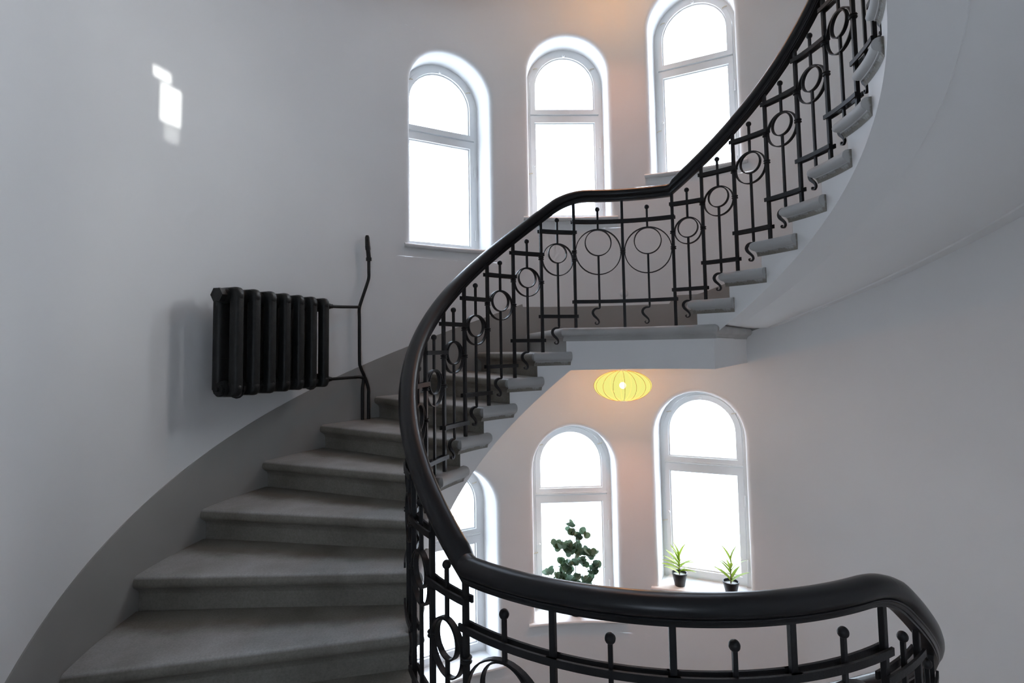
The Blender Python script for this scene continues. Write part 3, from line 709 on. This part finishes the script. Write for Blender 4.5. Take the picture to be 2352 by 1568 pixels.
pipe('flow_branch', [ra, ra * .55 + q(153.03, .20) * .45, q(153.03, .205)], .0115)
pipe('return_branch', [rb, rb * .5 + q(154, -.333) * .5, q(153.8, -.333)], .0115)
for a_, b_ in ((ra, q(153.03, .205)), (rb, q(154, -.333))):
    d_ = (b_ - a_); pipe('union', [a_ + d_ * .05, a_ + d_ * .09, a_ + d_ * .10, a_ + d_ * .15, a_ + d_ * .16, a_ + d_ * .22], [.015, .015, .021, .021, .016, .016])
pipe('coupling', [q(150.93, .575), q(150.93, .60), q(150.95, .601), q(151.1, .66), q(151.1, .661), q(151.2, .69), q(151.2, .691), q(151.3, .76), q(151.3, .775)], [.022, .022, .017, .017, .020, .020, .019, .017, .011])

# ------------------------------------------------------------------ lanterns
def lantern(label, t, r, z, watt):
    c = pol(r, t, z); root = empty('pendant_lantern', label, 'lamp', 'stairwell lanterns', loc=c); a, b = .235, .125
    mb = MB(); mb.lathe([(a * math.sin(R_(x)), -b * math.cos(R_(x))) for x in range(14, 168, 6)], 40); mb.build('shade', 'shade', root, 60)
    for k in range(16):
        an = math.pi * 2 * k / 16 + .1; mb = MB()
        mb.tube([(1.004 * a * math.sin(R_(x)) * math.cos(an), 1.004 * a * math.sin(R_(x)) * math.sin(an), -1.004 * b * math.cos(R_(x))) for x in range(14, 168, 9)], .0016, 5, False); mb.build('rib', 'rib', root, 40)
    mb = MB(); mb.lathe([(.0001, .03)] + [(.028 * math.sin(math.pi * k / 8), .002 + .028 * math.cos(math.pi * k / 8)) for k in range(1, 8)] + [(.0001, -.026)], 14); mb.build('bulb', 'bulb', root, 60)
    mb = MB(); mb.tube([(0, 0, .03), (0, 0, .10)], .016, 10); mb.tube([(0, 0, .10), (0, 0, .165)], .003, 6); mb.lathe([(.0001, .166), (.035, .163), (.04, .140), (.0001, .138)], 14); mb.build('cord', 'white', root, 40)
    ld = bpy.data.lights.new('lantern_light', 'POINT'); ld.energy = watt; ld.color = (1, .40, .19); ld.shadow_soft_size = .03
    lo = bpy.data.objects.new('lantern_light', ld); COL.objects.link(lo); lo.parent = root; lo.location = (0, 0, -.045)
    return root
lantern('round yellow ribbed lantern glowing under the back landing', 93.7, 1.80, -.456, 42.0)
lantern('lantern of the storey above, out of view, glowing on the wall between the windows', 93.7, 1.80, 22 * H - .456, 38.0)

# ------------------------------------------------------------------ plants
def pot_obj(root, rt, rb, h):
    mb = MB(); mb.lathe([(.0001, 0), (rb * .96, 0), (rb, .003), (rt * .95, h * .80), (rt * .955, h * .82), (rt * 1.0, h * .825), (rt * 1.02, h * .99), (rt * 1.0, h), (rt * .93, h), (rt * .88, h * .75), (rt * .85, h * .7)], 24); mb.build('pot', 'pot', root, 40)
    mb = MB(); mb.lathe([(rt * .90, h * .80), (rt * .5, h * .815), (.0001, h * .82)], 20); mb.build('gravel', 'soil', root, 40)
def long_leaf():
    mb = MB(); rows = []; n = 9
    for k in range(n + 1):
        q_ = k / n; wd = .115 * math.sin(math.pi * (q_ * .94 + .04)) ** .75 * (1 - .35 * q_); z_ = .16 * q_ - .42 * q_ * q_
        rows.append([Vector((-wd, q_ * .95, z_ + .035 * (1 - q_))), Vector((0, q_ * .95, z_)), Vector((wd, q_ * .95, z_ + .035 * (1 - q_)))])
    mb.grid(rows); o = mb.build('leaf', 'leaf_bright', None, 60); COL.objects.unlink(o); return o
LEAF = long_leaf()
def leaf_at(src, root, base, yawd, pitchd, length, roll=0, w=1.0, name='leaf'):
    mt = Matrix.Translation(base) @ Matrix.Rotation(R_(yawd), 4, 'Z') @ Matrix.Rotation(R_(pitchd), 4, 'X') @ Matrix.Rotation(R_(roll), 4, 'Y') @ Matrix.Diagonal((length * w, length, length, 1))
    return inst(src, name, root, mt)
def small_plant(label, loc, hgt, leaves, lean=0):
    root = empty('potted_plant', label, 'plant', 'small potted plants on the lower sill', loc=loc); pot_obj(root, .066, .045, .115)
    st = [Vector((lean * s * s * .4, 0, .09 + (hgt - .09) * s)) for s in [k / 6 for k in range(7)]]
    mb = MB(); mb.tube(st, [.005 - .003 * k / 6 for k in range(7)], 6); mb.build('stem', 'stem', root, 40)
    for (s, yw, pt, ln) in leaves:
        i = min(5, int(s * 6)); f = s * 6 - i; base = st[i].lerp(st[i + 1], f); leaf_at(LEAF, root, base, yw, pt, ln, random.uniform(-25, 25), 1.0)
    return root
# yaw 0 = +Y (outwards); viewer's right is about -90 ; left +90 (camera looks +Y)
ZS3 = -1.240 - DROPF(-1) + .0125; P1 = pol(2.455, 82.4, ZS3); P2 = pol(2.435, 72.2, ZS3)
small_plant('bushier small potted plant at the left of the window sill', P1, .235,
    [(.05, 80, 35, .15), (.15, -80, 35, .17), (.2, -100, 20, .15), (.3, 90, 30, .17), (.4, -70, 40, .16), (.45, 75, 45, .17), (.5, 100, 35, .16), (.55, -95, 30, .17), (.6, 70, 55, .17),
     (.7, 85, 60, .16), (.75, -85, 55, .16), (.8, 60, 70, .16), (.85, 95, 75, .15), (.95, -80, 78, .16), (1, 70, 82, .15), (.5, 0, 50, .14), (.6, 180, 45, .14), (.35, 170, 40, .13)])
small_plant('taller small potted plant at the right of the window sill', P2, .27,
    [(.04, -85, 45, .19), (.08, 75, 55, .18), (.2, -70, 60, .15), (.15, 85, 50, .18), (.4, 90, 35, .17), (.42, 70, 62, .15), (.55, -80, 52, .18), (.6, 85, 60, .13), (.7, -95, 60, .14),
     (.85, 85, 42, .18), (.95, 70, 75, .17), (1, -80, 84, .16), (.5, 10, 60, .13), (.7, 180, 60, .13)], .02)
# eucalyptus
mb = MB(); n = 12; ring = [Vector((.5 * math.cos(2 * math.pi * k / n), .5 + .52 * math.sin(2 * math.pi * k / n), .06 * math.cos(4 * math.pi * k / n))) for k in range(n)]
mb.add(ring + [Vector((0, .5, -.03))], [(k, (k + 1) % n, n) for k in range(n)]); EUC = mb.build('leaf', 'leaf_euc', None, 60); COL.objects.unlink(EUC)
eroot = empty('eucalyptus_plant', 'leafy grey-green eucalyptus standing on the middle lower window sill', 'plant', loc=pol(2.475, 104.4, -1.553 - DROPF(-1) + .012))
pot_obj(eroot, .075, .052, .13)
ez = eroot.location.z
main = [Vector((-.012 + .018 * math.sin(3 * q_), 0, .10 + (-1.84 - ez - .10) * q_)) for q_ in [k / 8 for k in range(9)]]
tt = Vector((math.cos(R_(104.4 - 90)), math.sin(R_(104.4 - 90)), 0)); rr_ = Vector((math.cos(R_(104.4)), math.sin(R_(104.4)), 0))
def eloc(x, y, z): return tt * x + rr_ * y + Vector((0, 0, z))
main = [eloc(p.x, p.y, p.z) for p in main]
mb = MB(); mb.tube(main, [.005 - .0035 * k / 8 for k in range(9)], 6); mb.build('stem', 'stem', eroot, 40)
def along(P, q_):
    x = q_ * (len(P) - 1); i = min(len(P) - 2, int(x)); return P[i].lerp(P[i + 1], x - i)
# sprays of leaves: (right of stem, height above the top of the plant downwards, radius, leaves)
sprays = [(-.02, .10, .05, 9), (.04, .14, .045, 8), (.075, .10, .03, 4), (-.14, .19, .05, 11), (-.07, .21, .05, 10), (-.05, .26, .06, 12), (.01, .24, .05, 10), (.06, .27, .055, 11), (.14, .26, .045, 8), (.11, .31, .05, 9),
          (.07, .36, .05, 9), (-.09, .37, .05, 9), (-.08, .42, .05, 9), (-.02, .36, .04, 5), (.17, .41, .05, 10), (.21, .40, .035, 5), (.16, .46, .045, 8), (.10, .50, .045, 8), (-.24, .45, .035, 7), (-.20, .50, .035, 5), (-.11, .49, .055, 11),
          (-.08, .54, .05, 9), (-.02, .55, .05, 9), (.07, .57, .055, 10), (.13, .54, .04, 6), (.0, .46, .03, 4), (-.10, .60, .045, 7), (.12, .61, .045, 7), (.02, .62, .05, 8), (-.02, .02, .025, 4)]
ztop = -1.79 - ez
for sx_, dn, rad_, nl in sprays:
    c_ = eloc(sx_, random.uniform(-.06, .03), ztop - dn); hs = max(.02, min(1, (ztop - dn - .10 - abs(sx_) * .55) / (ztop - .10)))
    b0 = along(main, hs); mid = b0.lerp(c_, .5) + Vector((0, 0, .25 * (c_.z - b0.z) - .01)); P = bend([b0, mid, c_], 4)
    mb = MB(); mb.tube(P, .0016, 5); mb.build('twig', 'stem', eroot, 40)
    for k in range(int(nl * 1.22 + .5)):
        a_, b_ = random.uniform(0, 6.283), random.uniform(-1, 1); q_ = rad_ * random.uniform(.25, 1)
        p_ = c_ + Vector((q_ * math.cos(a_), q_ * math.sin(a_), q_ * b_ * .8))
        leaf_at(EUC, eroot, p_, random.uniform(0, 360), random.uniform(20, 85), random.uniform(.050, .074), random.uniform(-50, 50))

# ------------------------------------------------------------------ sun glint thrown in through the upper right window by a pane across the court
gt = pol(RW, 190.2, 1.165); gw = wpt(76.0, -.10, RW + .3, 2.20); gd = (gt - gw).normalized(); src_ = gw - gd * 3.0
for dx_, dz_, sx_, sz_, pw_ in ((0, 0, .125, .19, .125), (-.055, .135, .11, .055, .03), (.01, -.14, .09, .10, .012)):
    gl_ = bpy.data.lights.new('window_glint', 'AREA'); gl_.shape = 'RECTANGLE'; gl_.size = sx_; gl_.size_y = sz_; gl_.energy = pw_; gl_.spread = R_(.5); gl_.color = (1, 1, .97)
    go_ = bpy.data.objects.new('window_glint', gl_); COL.objects.link(go_); qq_ = gd.to_track_quat('-Z', 'Y'); go_.rotation_euler = qq_.to_euler()
    go_.location = gw - gd * .9 + qq_ @ Vector((dx_, dz_, 0))

# ------------------------------------------------------------------ small white caps on the wall
for t, z, r, lb in ((92.3, .362, .04, 'small white round wall cap behind the middle post of the back landing'), (78.1, .215, .03, 'small white round cap on the grey dado beside the right flight')):
    mb = MB(); mb.lathe([(r, 0), (r * .97, .008), (r * .8, .02), (r * .5, .028), (.0001, .031)], 20, Matrix.Translation(pol(RW - .002, t, z)) @ Matrix.Rotation(R_(t), 4, 'Z') @ Matrix.Rotation(R_(-90), 4, 'Y'))
    o = mb.build('wall_cap', 'white', None, 60); o['label'] = lb; o['category'] = 'wall cap'; o['group'] = 'white wall caps'

# ------------------------------------------------------------------ bare twigs of a tree outside the half-hidden lower window
tb_ = empty('bare_tree_branch', 'bare tree branch outside the half-hidden lower window', 'branch', loc=pol(5.0, 121.5, -2.75))
def outp(t, z, r=5.0): return pol(r, t, z) - Vector(tb_.location)
for nm_, pts_, r_ in (('limb', [outp(121.5, -2.75), outp(120.2, -2.45), outp(119.0, -2.30), outp(117.9, -2.05, 5.1)], .022), ('twig', [outp(119.0, -2.30), outp(118.1, -2.36), outp(117.2, -2.50)], .011),
                      ('twig', [outp(119.6, -2.38), outp(118.3, -2.48), outp(117.1, -2.56)], .010), ('twig', [outp(118.7, -2.24), outp(117.8, -2.20), outp(116.9, -2.26)], .010), ('twig', [outp(118.4, -2.33), outp(117.5, -2.33), outp(116.6, -2.42)], .008)):
    mb = MB(); P_ = bend(pts_, 4); mb.tube(P_, [r_ * (1 - .7 * k / (len(P_) - 1)) for k in range(len(P_))], 6); mb.build(nm_, 'bark', tb_, 40)
